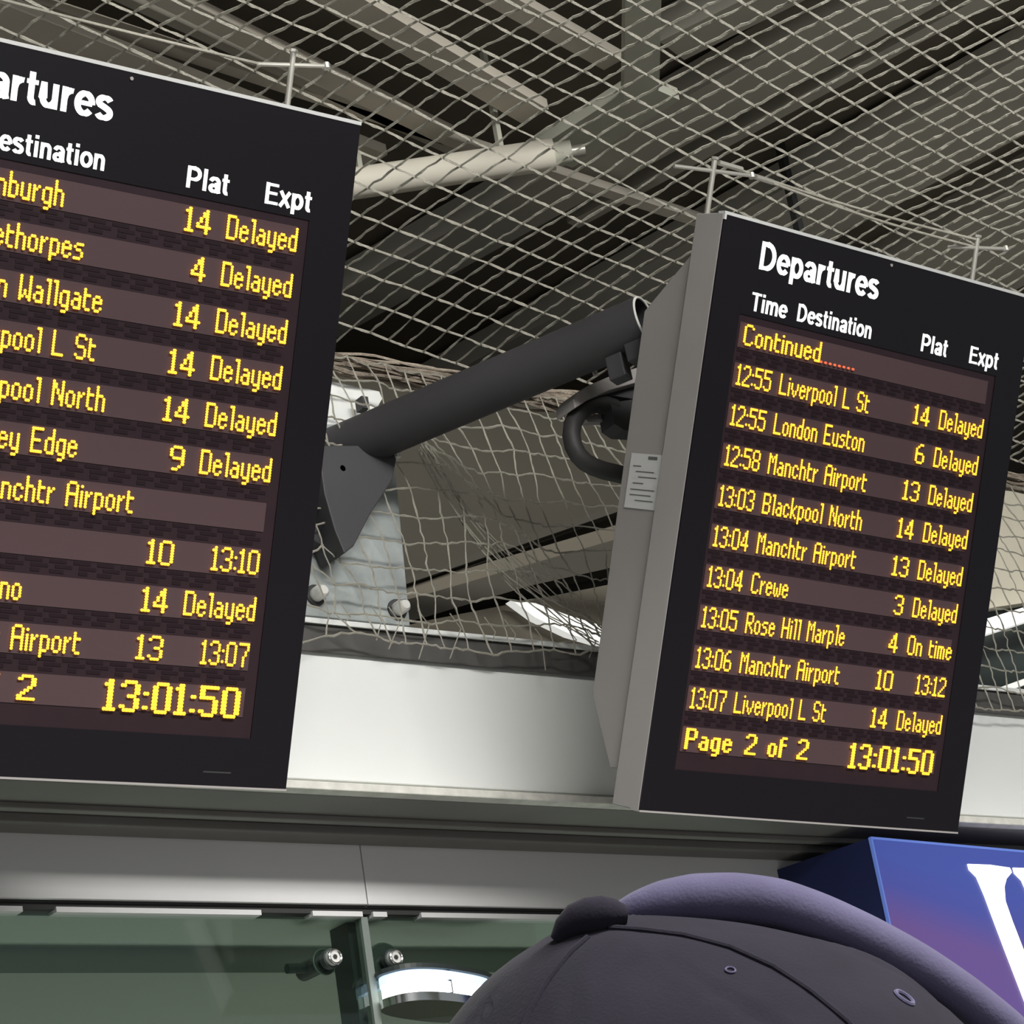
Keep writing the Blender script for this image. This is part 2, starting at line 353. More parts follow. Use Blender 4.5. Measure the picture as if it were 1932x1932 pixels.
# ================================================================== BOARDS
H, W_, D_ = 1.30, 1.0266, .0907
def frame_axes(g, b, r):
    U = Vector((math.cos(g), math.sin(g), 0)); N = Vector((-math.sin(g), math.cos(g), 0))
    Dn = -Z*math.cos(b)+N*math.sin(b); B = N*math.cos(b)+Z*math.sin(b)
    return U*math.cos(r)+Dn*math.sin(r), Dn*math.cos(r)-U*math.sin(r), B
R1 = (Vector((1.5183, 3.2841, 2.5276+1.5)), frame_axes(math.radians(-1.0763), math.radians(25.8042), math.radians(.0104)))
R2 = (Vector((3.4628, 3.2314, 2.5052+1.5)), frame_axes(math.radians(1.5593), math.radians(27.0163), math.radians(.3089)))

FONT = {
'0': '.###./#...#/#...#/#...#/#...#/#...#/#...#/#...#/.###.',
'1': '.#./##./.#./.#./.#./.#./.#./.#./###',
'2': '.###./#...#/....#/....#/...#./..#../.#.../#..../#####',
'3': '.###./#...#/....#/....#/..##./....#/....#/#...#/.###.',
'4': '...#./..##./..##./.#.#./.#.#./#..#./#####/...#./...#.',
'5': '#####/#..../#..../####./....#/....#/....#/#...#/.###.',
'6': '..##./.#.../#..../#..../####./#...#/#...#/#...#/.###.',
'7': '#####/....#/....#/...#./...#./..#../..#../..#../..#..',
'8': '.###./#...#/#...#/#...#/.###./#...#/#...#/#...#/.###.',
'9': '.###./#...#/#...#/#...#/.####/....#/....#/...#./.##..',
':': './././#/./././#/.', '.': '././././././././#', ' ': '...',
'A': '.###./#...#/#...#/#...#/#####/#...#/#...#/#...#/#...#',
'B': '####./#...#/#...#/#...#/####./#...#/#...#/#...#/####.',
'C': '.###./#...#/#..../#..../#..../#..../#..../#...#/.###.',
'D': '####./#...#/#...#/#...#/#...#/#...#/#...#/#...#/####.',
'E': '#####/#..../#..../#..../####./#..../#..../#..../#####',
'H': '#...#/#...#/#...#/#...#/#####/#...#/#...#/#...#/#...#',
'L': '#..../#..../#..../#..../#..../#..../#..../#..../#####',
'M': '#...#/##.##/#.#.#/#.#.#/#...#/#...#/#...#/#...#/#...#',
'N': '#...#/##..#/##..#/#.#.#/#.#.#/#..##/#..##/#...#/#...#',
'O': '.###./#...#/#...#/#...#/#...#/#...#/#...#/#...#/.###.',
'P': '####./#...#/#...#/#...#/####./#..../#..../#..../#....',
'R': '####./#...#/#...#/#...#/####./#.#../#..#./#...#/#...#',
'S': '.###./#...#/#..../#..../.###./....#/....#/#...#/.###.',
'W': '#...#/#...#/#...#/#...#/#...#/#.#.#/#.#.#/##.##/#...#',
'a': '..../..../..../.##./...#/.###/#..#/#..#/.###',
'b': '#.../#.../#.../###./#..#/#..#/#..#/#..#/###.',
'c': '..../..../..../.##./#..#/#.../#.../#..#/.##.',
'd': '...#/...#/...#/.###/#..#/#..#/#..#/#..#/.###',
'e': '..../..../..../.##./#..#/####/#.../#..#/.##.',
'f': '.##/#../#../###/#../#../#../#../#..',
'g': '..../..../..../.###/#..#/#..#/#..#/#..#/.###/...#/.##.',
'h': '#.../#.../#.../###./#..#/#..#/#..#/#..#/#..#',
'i': './#/./#/#/#/#/#/#', 'j': '..#/...',
'k': '#.../#.../#.../#..#/#.#./##../##../#.#./#..#',
'l': '##/.#/.#/.#/.#/.#/.#/.#/.#',
'm': '...../...../...../####./#.#.#/#.#.#/#.#.#/#.#.#/#.#.#',
'n': '..../..../..../###./#..#/#..#/#..#/#..#/#..#',
'o': '..../..../..../.##./#..#/#..#/#..#/#..#/.##.',
'p': '..../..../..../###./#..#/#..#/#..#/#..#/###./#.../#...',
'r': '.../.../.../#.#/##./#../#../#../#..',
's': '..../..../..../.###/#.../.##./...#/...#/###.',
't': '.../#../#../###/#../#../#../#../.##',
'u': '..../..../..../#..#/#..#/#..#/#..#/#..#/.###',
'v': '...../...../...../#...#/#...#/#...#/.#.#./.#.#./..#..',
'w': '...../...../...../#...#/#...#/#.#.#/#.#.#/#.#.#/.#.#.',
'y': '..../..../..../#..#/#..#/#..#/#..#/#..#/.###/...#/.##.',
}
PITCHV = .00512
def dots(text, bold=False):
    out = []; cx = 0
    for ch in text:
        rows = FONT[ch].split('/'); wd = max(len(r) for r in rows)
        for j, r in enumerate(rows):
            for i, c_ in enumerate(r):
                if c_ == '#':
                    if bold: out += [(cx+i*1.2, j), (cx+i*1.2+.9, j)]
                    else: out.append((cx+i, j))
        cx += (wd*1.2+1.9) if bold else wd+1
    return out, cx-1
def led(board, fr, text, u0, u1, v0, bold=False, sv=1.0, m='led', name='led_word', full=None):
    if ' ' in text:                       # one part per word, spaced as in the whole line
        tot = dots(text, bold)[1]; cx = 0
        for wd_ in text.split(' '):
            a = dots(text[:cx], bold)[1]+(1.9 if bold else 1) if cx else 0
            if wd_: led(board, fr, wd_, u0+(u1-u0)*a/tot, u0+(u1-u0)*(a+dots(wd_, bold)[1])/tot, v0, bold, sv, m, name)
            cx += len(wd_)+1
        return
    o, (U, V, B) = fr; ds, wd = dots(text, bold); pu = (u1-u0)/wd; pv = PITCHV*sv; r = .0029
    mb = MB()
    for i, j in ds:
        c_ = o+U*(u0+(i+.5)*pu)+V*(v0+(j+.5)*pv)-B*.0035
        ru = pu*(.72 if not bold else .66); rv = pv*.62
        mb.add([c_+U*(ru*math.cos(a))+V*(rv*math.sin(a)) for a in [k*math.pi/3 for k in range(6)]]+[c_-B*.0012], [(k, (k+1) % 6, 6) for k in range(6)])
    o_ = part(mb, name, M[m], board)
    if text[0] == '.': o_['kind'] = 'stuff'
    return o_
_fc = {}
def arc(cx, cy, rx, ry, a0, a1, n=14): return [(cx+rx*math.cos(math.radians(a0+(a1-a0)*k/n)), cy+ry*math.sin(math.radians(a0+(a1-a0)*k/n))) for k in range(n+1)]
GL = {   # bold grotesque letters drawn as strokes: cap height 1, (advance, strokes)
'D': (.80, [[(.12, 0), (.12, 1)], [(.12, .92), (.32, .92)]+arc(.32, .5, .33, .42, 90, -90)+[(.12, .08)]]),
'E': (.70, [[(.12, 0), (.12, 1)], [(.12, .92), (.64, .92)], [(.12, .53), (.60, .53)], [(.12, .08), (.66, .08)]]),
'P': (.74, [[(.12, 0), (.12, 1)], [(.12, .92), (.36, .92)]+arc(.36, .67, .25, .25, 90, -90)+[(.12, .42)]]),
'T': (.68, [[(.0, .92), (.66, .92)], [(.33, 0), (.33, 1)]]),
'a': (.61, [arc(.29, .46, .19, .195, 165, 0)+[(.48, .12), (.515, 0)], [(.48, .41), (.30, .37)], arc(.27, .20, .165, .135, 0, 360, 20)]),
'e': (.61, [[(.09, .375), (.52, .375)], arc(.30, .365, .215, .29, -38, -360, 26)]),
'i': (.30, [[(.14, 0), (.14, .73)], [(.14, .84), (.14, 1)]]),
'l': (.30, [[(.14, 0), (.14, 1)]]),
'm': (.93, [[(.12, 0), (.12, .73)], [(.12, .42)]+arc(.28, .45, .16, .205, 170, 0)+[(.44, 0)], [(.44, .42)]+arc(.61, .45, .17, .205, 170, 0)+[(.78, 0)]]),
'n': (.62, [[(.12, 0), (.12, .73)], [(.12, .42)]+arc(.295, .45, .175, .205, 170, 0)+[(.47, 0)]]),
'o': (.64, [arc(.31, .365, .215, .29, 0, 360, 26)]),
'p': (.64, [[(.12, -.24), (.12, .73)], arc(.315, .365, .20, .29, 0, 360, 26)]),
'r': (.42, [[(.12, 0), (.12, .73)], [(.12, .40)]+arc(.33, .42, .2, .225, 165, 80)]),
's': (.57, [arc(.27, .525, .175, .13, 20, 220, 12)+[(.27, .385)]+arc(.27, .215, .185, .145, 62, -160, 16)]),
't': (.40, [[(.17, .94), (.17, .22)]+arc(.29, .21, .12, .14, 180, 285, 8), [(.02, .655), (.36, .655)]]),
'u': (.62, [[(.47, 0), (.47, .73)], [(.12, .73), (.12, .28)]+arc(.295, .28, .175, .205, 180, 350)]),
'x': (.58, [[(.06, 0), (.50, .73)], [(.50, 0), (.06, .73)]]),
}
def text_mesh(s):
    mb = MB(); cx = 0
    for ch in s:
        adv, st = GL[ch]
        for p in st:
            p = [Vector((x+cx, y, 0)) for x, y in p]; closed = (p[0]-p[-1]).length < 1e-4 and len(p) > 3
            L, R_ = [], []
            for i, q in enumerate(p):
                a_ = p[i-1] if i else (p[-2] if closed else None); b_ = p[i+1] if i < len(p)-1 else (p[1] if closed else None)
                t = ((b_ if b_ is not None else q)-(a_ if a_ is not None else q)).normalized(); nn = Vector((-t.y, t.x, 0))
                hw = min(.090*abs(t.y)+.068*abs(t.x), .094)
                if ch == 'x': hw = .086
                k = 1.0
                if a_ is not None and b_ is not None:
                    c_ = (b_-q).normalized().dot((q-a_).normalized()); k = 1/max(.5, math.sqrt(max(.25, (1+c_)/2)))
                L.append(q+nn*hw*k); R_.append(q-nn*hw*k)
            m_ = len(p); mb.add(L+R_, [(i, i+1, m_+i+1, m_+i) for i in range(m_-1)])
        cx += adv
    return mb.v, mb.f
def letters(board, fr, text, u0, u1, vtop, vbase, name='lettering'):
    o, (U, V, B) = fr; vs, fs = text_mesh(text)
    if 'D' not in _fc: c_ = text_mesh('E')[0]; _fc['D'] = (min(v.y for v in c_), max(v.y for v in c_))
    yb, yt = _fc['D']; x0 = min(v.x for v in vs); x1 = max(v.x for v in vs)
    sx = (u1-u0)/(x1-x0); sy = (vbase-vtop)/(yt-yb)
    mb = MB().add([o+U*(u0+(v.x-x0)*sx)+V*(vbase-(v.y-yb)*sy)-B*.0012 for v in vs], fs)
    return part(mb, name, M['white'], board)

def make_board(fr, label, rows, page, first_line_note=None):
    o, (U, V, B) = fr
    bd = thing('departure_board', label, 'departure board', o, 'hanging departure boards')
    # frame face (ring around the window) and the grey case behind it
    part(MB().frame(o, U, V, B, (0, 0, .004), (W_, H, D_)), 'case', M['case'], bd, bevel=.002)
    u0, u1, v0, v1 = .085, .935, .205, 1.205
    fc = MB()
    for a, b in [((0, 0), (W_, v0)), ((0, v1), (W_, H)), ((0, v0), (u0, v1)), ((u1, v0), (W_, v1))]:
        fc.frame(o, U, V, B, (a[0] or .001, a[1] or .001, 0), (b[0]-.001 if b[0] == W_ else b[0], b[1]-.001 if b[1] == H else b[1], .0045))
    part(fc, 'front_frame', M['bezel'], bd)
    part(MB().frame(o, U, V, B, (u0, v0, .0022), (u1, v1, .0045)), 'display_window', M['window'], bd)
    part(MB().frame(o, U, V, B, (0, -.004, -.001), (W_, .003, .02)), 'top_trim', M['trim'], bd, label='thin bright metal top edge')
    part(MB().frame(o, U, V, B, (0, -.002, -.0015), (.006, .014, .004)), 'corner_clip', M['trim'], bd)
    part(MB().frame(o, U, V, B, (0, H-.002, -.001), (W_, H+.002, .03)), 'bottom_trim', M['case'], bd)
    c_ = o+U*.529+V*.0145
    part(MB().disc(c_+B*.001, -B, .0035, .0035, 10), 'screw', M['case'], bd)
    part(MB().frame(o, U, V, B, (.84, 1.2705, -.0005), (.90, 1.2735, .001)), 'maker_plate', M['dark'], bd)
    # rear housing: trapezoid section in depth
    prof = [(.075, D_-.002), (.215, .232), (1.075, .222), (1.225, .128), (1.222, D_-.002)]
    part(MB().prism([o+U*.012+V*v+B*d for v, d in prof], U*(W_-.024)), 'rear_housing', M['case2'], bd, bevel=.002)
    # eleven display modules with louvred gaps between them
    rnd = random.Random(3)
    for k in range(11):
        vt = .2245+.0888*k-.003
        part(MB().frame(o, U, V, B, (.092, vt, .0008), (.912, vt+.0555, .003)), 'display_row', M['row'], bd)
        if k < 10:
            lv = MB()
            for q_ in range(17):
                x0 = .094+.048*q_
                lv.frame(o, U, V, B, (x0, vt+.0585, .0012), (x0+.034, vt+.0645, .003))
                lv.frame(o, U, V, B, (x0+.012, vt+.0675, .0012), (x0+.046, vt+.0735, .003))
                lv.frame(o, U, V, B, (x0+.002+.01*(q_ % 2), vt+.0765, .0012), (x0+.030, vt+.083, .003))
            part(lv, 'louvre', M['louvre'], bd)
    letters(bd, fr, 'Departures', .121, .5, .0385, .1005, 'title')
    letters(bd, fr, 'Time', .113, .2253, .1522, .193, 'heading'); letters(bd, fr, 'Destination', .2563, .495, .152, .1915, 'heading')
    letters(bd, fr, 'Plat', .6635, .7535, .149, .190, 'heading'); letters(bd, fr, 'Expt', .8325, .935, .149, .190, 'heading')
    for k, (segs) in enumerate(rows):
        v0_ = .2245+.0888*k
        for t, a, b in segs: led(bd, fr, t, a, b, v0_)
    v0_ = .2245+.0888*10
    led(bd, fr, page[0], page[1], page[2], v0_, True)
    led(bd, fr, '13:01:50', .6134, .902, v0_-.003, True, 1.27, name='led_clock')
    # lugs to the mounting behind
    part(MB().frame(o, U, V, B, (.30, .30, .225), (.36, .52, .30)), 'mounting_lug', M['arm'], bd)
    part(MB().frame(o, U, V, B, (.66, .30, .225), (.72, .52, .30)), 'mounting_lug', M['arm'], bd)
    # hanger rods with cross pins, fixed into the top edge
    return bd
PL, EX = (.669, .7235), (.7575, .9115)
P1 = (.693, .7235)
def row(time, tu, dest, du, plat, expt, ex=EX):
    s = []
    if time: s.append((time, .099, .2037))
    if dest: s.append((dest, *du))
    if plat: s.append((plat, *(P1 if len(plat) == 1 else PL)))
    if expt: s.append((expt, *ex))
    return s
TX = (.805, .908)
MA = (.2309, .545)
rows2 = [[('Continued', .1035, .3425)],
 row('12:55', 0, 'Liverpool L St', (.2309, .518), '14', 'Delayed'), row('12:55', 0, 'London Euston', (.2309, .5205), '6', 'Delayed'),
 row('12:58', 0, 'Manchtr Airport', MA, '13', 'Delayed'), row('13:03', 0, 'Blackpool North', (.2309, .548), '14', 'Delayed'),
 row('13:04', 0, 'Manchtr Airport', MA, '13', 'Delayed'), row('13:04', 0, 'Crewe', (.2309, .345), '3', 'Delayed'),
 row('13:05', 0, 'Rose Hill Marple', (.2309, .5446), '4', 'On time'), row('13:06', 0, 'Manchtr Airport', MA, '10', '13:12', TX),
 row('13:07', 0, 'Liverpool L St', (.2309, .518), '14', 'Delayed')]
rows1 = [row('', 0, 'Edinburgh', (.2309, .4219), '14', 'Delayed'), row('', 0, 'Cleethorpes', (.2309, .4716), '4', 'Delayed'),
 row('', 0, 'Wigan Wallgate', (.2309, .5201), '14', 'Delayed'), row('', 0, 'Liverpool L St', (.2309, .5175), '14', 'Delayed'),
 row('', 0, 'Blackpool North', (.2309, .5484), '14', 'Delayed'), row('', 0, 'Alderley Edge', (.2309, .5038), '9', 'Delayed'),
 row('', 0, 'Manchtr Airport', (.315, .629), '', ''), row('', 0, '', None, '10', '13:10', TX),
 row('', 0, 'Llandudno', (.2309, .4273), '14', 'Delayed'), row('', 0, 'Manchtr Airport', (.240, .5545), '13', '13:07', TX)]
b1 = make_board(R1, 'large black departure board at left, cut off by the frame, clock beside a lone 2', rows1, ('Page 1 of 2', .099, .4735))
b2 = make_board(R2, 'right-hand black departure board in grey case, headed Continued and ending Page 2 of 2', rows2, ('Page 2 of 2', .0993, .4761))
led(b2, R2, '........', .343, .4542, .2245, m='ledred')
# paper sticker on the left flank of the right board's rear housing
o, (U, V, B) = R2
stk = thing('paper_sticker', 'small printed paper label stuck on the grey flank of the right board', 'label', o+U*.0115+V*.6+B*.15)
part(MB().frame(o, U, V, B, (.0098, .533, .100), (.0112, .655, .203)), 'sheet', M['sticker'], stk)
ik = MB(); rnd = random.Random(5)
ik.frame(o, U, V, B, (.0092, .538, .115), (.0099, .545, .145))
for k, (v, a, b) in enumerate([(.560, .165, .192), (.572, .12, .18), (.584, .11, .17), (.598, .150, .185), (.612, .11, .19), (.624, .12, .19), (.636, .11, .17)]):
    ik.frame(o, U, V, B, (.0092, v, a), (.0099, v+.0022, b))
part(ik, 'print', M['ink'], stk)

# hanger rods
def rod(board, fr, u, bar):
    o, (U, V, B) = fr; a = o+U*u+V*.004+B*.07; b = o+U*u-V*.121+B*.07
    r = part(MB().tube([a, b], .0062, 10), 'hanger_rod', M['steel'], board, 'steel hanger rod', smooth=True)
    part(MB().disc(b-V*0, -V, .0085, .006, 6), 'nut', M['steel'], r)
    p, q_ = bar; c_ = a+(b-a)*.80
    d = (q_-p)/2
    part(MB().tube([c_-d, c_+d], .0045, 8), 'cross_bar', M['steel'], r, smooth=True)
    part(MB().disc(c_+d-Z*.006, Z, .007, .012, 8), 'bar_end', M['steel'], r)
    return r, c_, d
r1, c1, d1 = rod(b1, R1, .898, (atZ(480, 133, 4.14), atZ(612, 137, 4.14)))
r2, c2, d2 = rod(b2, R2, .012, (atZ(1275, 322, 4.14), atZ(1420, 340, 4.14)))
r3, c3, d3 = rod(b2, R2, .882, (atZ(1790, 468, 4.14), atZ(1900, 472, 4.14)))
# support wires of the net, running rod to rod
NZ = 4.165
def wire(name, label, a, b, r=.0028, buckle=None):
    wv = thing(name, label, 'wire', a, 'wires carrying the net')
    n = 14; path = []
    for i in range(n+1):
        t = i/n; p = a.lerp(b, t); p = p+Z*(-.012*math.sin(math.pi*t)); path.append(p)
    part(MB().tube(path, r, 6), 'strand', M['net'], wv, smooth=True)
    if buckle: part(MB().tube([a, a+(b-a).normalized()*buckle], .0062, 8), 'turnbuckle', M['steel'], wv, smooth=True)
ra = R2[0]+R2[1][0]*.025-R2[1][1]*.117+R2[1][2]*.07; rb = R2[0]+R2[1][0]*.875-R2[1][1]*.115+R2[1][2]*.07
wire('support_wire', 'taut wire between the tops of the two rods on the right board', ra, rb, .0032, .07)
wire('support_wire', 'lower wire running between the cross bars of the right board rods', c2+d2+X*.012, c3-d3*.2+X*.01+Z*.005, .0032, .055)
wire('support_wire', 'wire running left from the rod on the left board', c1-d1*.9, R1[0]+R1[1][0]*-.3-R1[1][1]*.105+R1[1][2]*.05, .003)

# ================================================================== ARM, BRACKETS, PLATE
S1 = atY(1218, 606, 3.60); S0 = atY(600, 866, 4.42)
ax = (S1-S0).normalized(); AR = .0605
arm = thing('cantilever_arm', 'thick dark grey tube rising from the steel plate towards the right board, open end showing', 'pipe', S0)
def ringpts(c, ax, r, n):
    a = ax.orthogonal().normalized(); b = ax.cross(a); return [c+(a*math.cos(2*math.pi*k/n)+b*math.sin(2*math.pi*k/n))*r for k in range(n)]
n = 40; mb = MB(); rings = [ringpts(S0-ax*.02, ax, AR, n), ringpts(S1, ax, AR, n), ringpts(S1, ax, AR-.006, n), ringpts(S0, ax, AR-.006, n)]
for rg in rings: mb.v += rg
for i in range(3):
    for k in range(n): mb.f.append((i*n+k, i*n+(k+1) % n, (i+1)*n+(k+1) % n, (i+1)*n+k))
part(mb, 'tube', M['arm'], arm, smooth=True)
part(MB().ring(S1+ax*.001, ax, AR-.003, .0033, 40, 8), 'end_lip', M['armlip'], arm, 'bright cut edge of the tube', smooth=True)
side = ax.cross(Z).normalized(); dn = -(side.cross(ax)).normalized()
if dn.z > 0: dn = -dn
def onarm(t, dd): return S0.lerp(S1, t)+dn*dd
# block, bolts and clamp below the arm near its end
c_ = onarm(.90, AR+.02); part(MB().frame(c_, ax, side, dn, (-.02, -.02, -.035), (.022, .02, .035)), 'block', M['arm'], arm, bevel=.003)
c_ = onarm(.965, AR+.0); part(MB().frame(c_, ax, side, dn, (-.02, -.035, -.01), (.03, .035, .035)), 'block', M['arm'], arm, bevel=.003)
for px, py in [(1121, 695), (1146, 676), (1190, 668)]:
    q = atY(px, py, 3.80); part(MB().tube([q-Z*.018, q+Z*.018], .0055, 8), 'stud', M['steel'], arm)
YB_ = 3.84
hang = [(1082, 752), (1092, 738), (1112, 726), (1150, 710), (1200, 694), (1300, 662), (1300, 700), (1200, 722), (1150, 736), (1115, 750), (1098, 762), (1085, 770)]
part(MB().prism([atY(px, py, YB_) for px, py in hang], (0, .07, 0)), 'clamp_plate', M['case2'], arm, 'grey curved clamp plate', bevel=.002)
inner = [(1110, 762), (1130, 748), (1170, 733), (1260, 712), (1260, 760), (1190, 752), (1150, 745), (1125, 765)]
part(MB().prism([atY(px, py, YB_+.03) for px, py in inner], (0, .04, 0)), 'clamp_rib', M['arm'], arm)
part(MB().prism([atY(px, py, YB_+.02) for px, py in [(1152, 760), (1230, 748), (1230, 815), (1178, 812), (1160, 800)]], (0, .05, 0)), 'clamp_jaw', M['gusset'], arm)
loop_px = [(1160, 770), (1140, 763), (1120, 763), (1103, 770), (1089, 783), (1080, 801), (1078, 822), (1082, 842), (1091, 859), (1104, 872), (1120, 881), (1140, 888), (1175, 896), (1225, 907)]
part(MB().tube([atY(px, py, YB_+.04) for px, py in loop_px], .0215, 16), 'conduit_bend', M['conduit'], arm, 'curved dark conduit looping below the clamp', smooth=True)
part(MB().prism([atY(px, py, YB_+.06) for px, py in [(1103, 788), (1122, 781), (1140, 781), (1158, 793), (1150, 795), (1110, 796)]], (0, .02, 0)), 'clamp_ear', M['case2'], arm)

# galvanised wall plate carrying the arm, with its dark gussets
PLY = WY-.002
pl = thing('mounting_plate', 'galvanised steel plate bolted above the white fascia, behind the dark arm', 'plate', atY(680, 1170, PLY))
part(MB().prism([atY(px, py, PLY-.02) for px, py in [(470, 1150), (774, 1181), (762, 1050), (748, 905), (733, 850), (700, 800), (470, 800)]], (0, .012, 0)), 'base_plate', M['galv'], pl, bevel=.002)
part(MB().prism([atY(px, py, PLY-.01) for px, py in [(470, 690), (600, 712), (716, 738), (722, 752), (700, 790), (640, 860), (470, 900)]], (0, .012, 0)), 'upper_plate', M['panel'], pl, 'white painted upper plate', bevel=.002)
part(MB().prism([atY(px, py, 4.27) for px, py in [(600, 840), (735, 840), (749, 862), (741, 905), (700, 968), (668, 1030), (650, 1044), (632, 1000), (612, 930)]], (0, .10, 0)), 'gusset', M['gusset'], pl, bevel=.003)
part(MB().prism([atY(px, py, 4.33) for px, py in [(560, 870), (626, 880), (634, 930), (645, 1000), (655, 1040), (610, 1030), (560, 1000)]], (0, .05, 0)), 'gusset', M['arm'], pl, bevel=.003)
part(MB().tube([atY(634, 893, 4.30), atY(634, 893, 4.30)-Yv*.03], .008, 8), 'stud', M['chrome'], pl)
part(MB().frame(atY(752, 853, 4.26), X, Yv, Z, (-.006, 0, -.011), (.008, .02, .010)), 'tag', M['armlip'], pl, 'small bright metal tag')
part(MB().frame(atY(688, 757, 4.33), X, Yv, Z, (-.007, 0, -.018), (.012, .03, .014)), 'clip', M['arm'], pl)
for px, py in [(594, 1124), (748, 1151)]:
    q = atY(px, py, PLY-.02); part(MB().tube([q, q-Yv*.006], .026, 20), 'washer', M['gusset'], pl)
    part(MB().tube([q, q-Yv*.034, q-Yv*.042], [.0175, .0175, .011], 14), 'bolt_head', M['bolt'], pl, smooth=True)

# ================================================================== NET
# square mesh net spread under the roof; spacing stretches gently across the span
import numpy as np
pts = [(3.2, 3.83, (.0618, .0154), (-.0114, .0885)), (3.55, 2.80, (.0521, .0109), (-.0230, .0604)), (3.25, 3.38, (.0565, .0119), (-.0135, .0805)), (2.75, 3.12, (.0583, .0137), (-.0177, .0760))]
A_, bi, bj = [], [], []
x0_, y0_ = 3.2, 3.4
for x_, y_, a, b in pts:
    J = np.linalg.inv(np.array([[a[0], b[0]], [a[1], b[1]]]))
    dx_, dy_ = x_-x0_, y_-y0_
    A_ += [[1, 0, 2*dx_, dy_, 0], [0, 1, 0, dx_, 2*dy_]]; bi += [J[0, 0], J[0, 1]]; bj += [J[1, 0], J[1, 1]]
reg = np.eye(5)*np.array([0, 0, .25, .25, .25]); A2 = np.vstack([A_, reg])
ki = np.linalg.lstsq(A2, np.array(bi+[0]*5), rcond=None)[0]; kj = np.linalg.lstsq(A2, np.array(bj+[0]*5), rcond=None)[0]
def ij(x_, y_):
    dx_, dy_ = x_-x0_, y_-y0_; v = (dx_, dy_, dx_*dx_, dx_*dy_, dy_*dy_)
    return sum(k*q for k, q in zip(ki, v)), sum(k*q for k, q in zip(kj, v))
def grad(k, x_, y_):
    dx_, dy_ = x_-x0_, y_-y0_; return k[0]+2*k[2]*dx_+k[3]*dy_, k[1]+k[3]*dx_+2*k[4]*dy_
def solve(i, j, guess):
    x_, y_ = guess
    for _ in range(12):
        fi, fj = ij(x_, y_); gi, gj = grad(ki, x_, y_), grad(kj, x_, y_)
        det = gi[0]*gj[1]-gi[1]*gj[0]
        if abs(det) < 20: return None
        ri, rj = i-fi, j-fj
        sx_ = (ri*gj[1]-rj*gi[1])/det; sy_ = (gi[0]*rj-gj[0]*ri)/det
        sl = math.hypot(sx_, sy_); k = min(1, .3/sl) if sl > 0 else 1
        x_ += sx_*k; y_ += sy_*k
    fi, fj = ij(x_, y_)
    return (x_, y_) if abs(fi-i)+abs(fj-j) < 1e-3 else None
i0, j0 = ij(x0_, y0_); i0 = round(i0); j0 = round(j0)
nodes = {}; frontier = [(0, 0)]; nodes[(0, 0)] = solve(i0, j0, (x0_, y0_)); seen = {(0, 0)}
NYB = 4.36
while frontier:
    a, b = frontier.pop()
    for da, db in ((1, 0), (-1, 0), (0, 1), (0, -1)):
        q = (a+da, b+db)
        if q in seen: continue
        seen.add(q); g = nodes[(a, b)]; r_ = solve(i0+q[0], j0+q[1], g)
        if r_ is None or math.hypot(r_[0]-g[0], r_[1]-g[1]) > .25: continue
        if not (.9 < r_[0] < 6.6 and 1.5 < r_[1] < NYB): continue
        nodes[q] = r_; frontier.append(q)
def nz(x_, y_):
    rid = math.exp(-((y_-3.30)/.10)**2)*.010
    sag = -.010*math.sin((x_*1.7+y_)*2.1)*math.sin(y_*2.6)
    edge = min(1, max(0, (NYB-y_)/.25))
    return NZ+.012+rid+sag*edge
def n3(s_, k): return Vector((noise(Vector((s_*3.1, k*7.7, 1.3))), noise(Vector((s_*2.3, k*5.1, 9.2))), noise(Vector((k*3.3, s_*1.7, 4.4)))))
P3 = {}
for k, (x_, y_) in nodes.items():
    d = n3(k[0]*.9, k[1]*.83); P3[k] = Vector((x_+d.x*.004, y_+d.y*.003, nz(x_, y_)+d.z*.003))
net = thing('bird_net', 'pale knotted bird net spread under the roof and hanging down to the white fascia', 'net', (3.2, 3.4, NZ))
def strand(mb, a, b, r, wob, seed):
    d = b-a; L = d.length; rn = random.Random(seed); s_ = d.cross(Z); s_ = s_.normalized() if s_.length > 1e-6 else X
    path = [a]; rs = [r]
    for t in ((.25, .5, .75) if wob else ()):
        path.append(a+d*t+s_*(rn.uniform(-1, 1)*wob)+Z*(rn.uniform(-1, 1)*wob)); rs.append(r*rn.uniform(.75, 1.45))
    path.append(b); rs.append(r); mb.tube(path, rs, 4, False)
ma, mbb = MB(), MB()
for (a, b), p in P3.items():
    q = P3.get((a+1, b))
    if q: strand(ma, p, q, .0031, .0006, a*131+b)
    q = P3.get((a, b+1))
    if q: strand(mbb, p, q, .0029, .0018, a*17+b*311)
    mbb.tube([p-X*.0035, p+X*.0035], .0034, 4)
o1 = part(ma, 'straight_strands', M['net'], net); o1['kind'] = 'stuff'
o2 = part(mbb, 'cross_strands', M['net'], net); o2['kind'] = 'stuff'
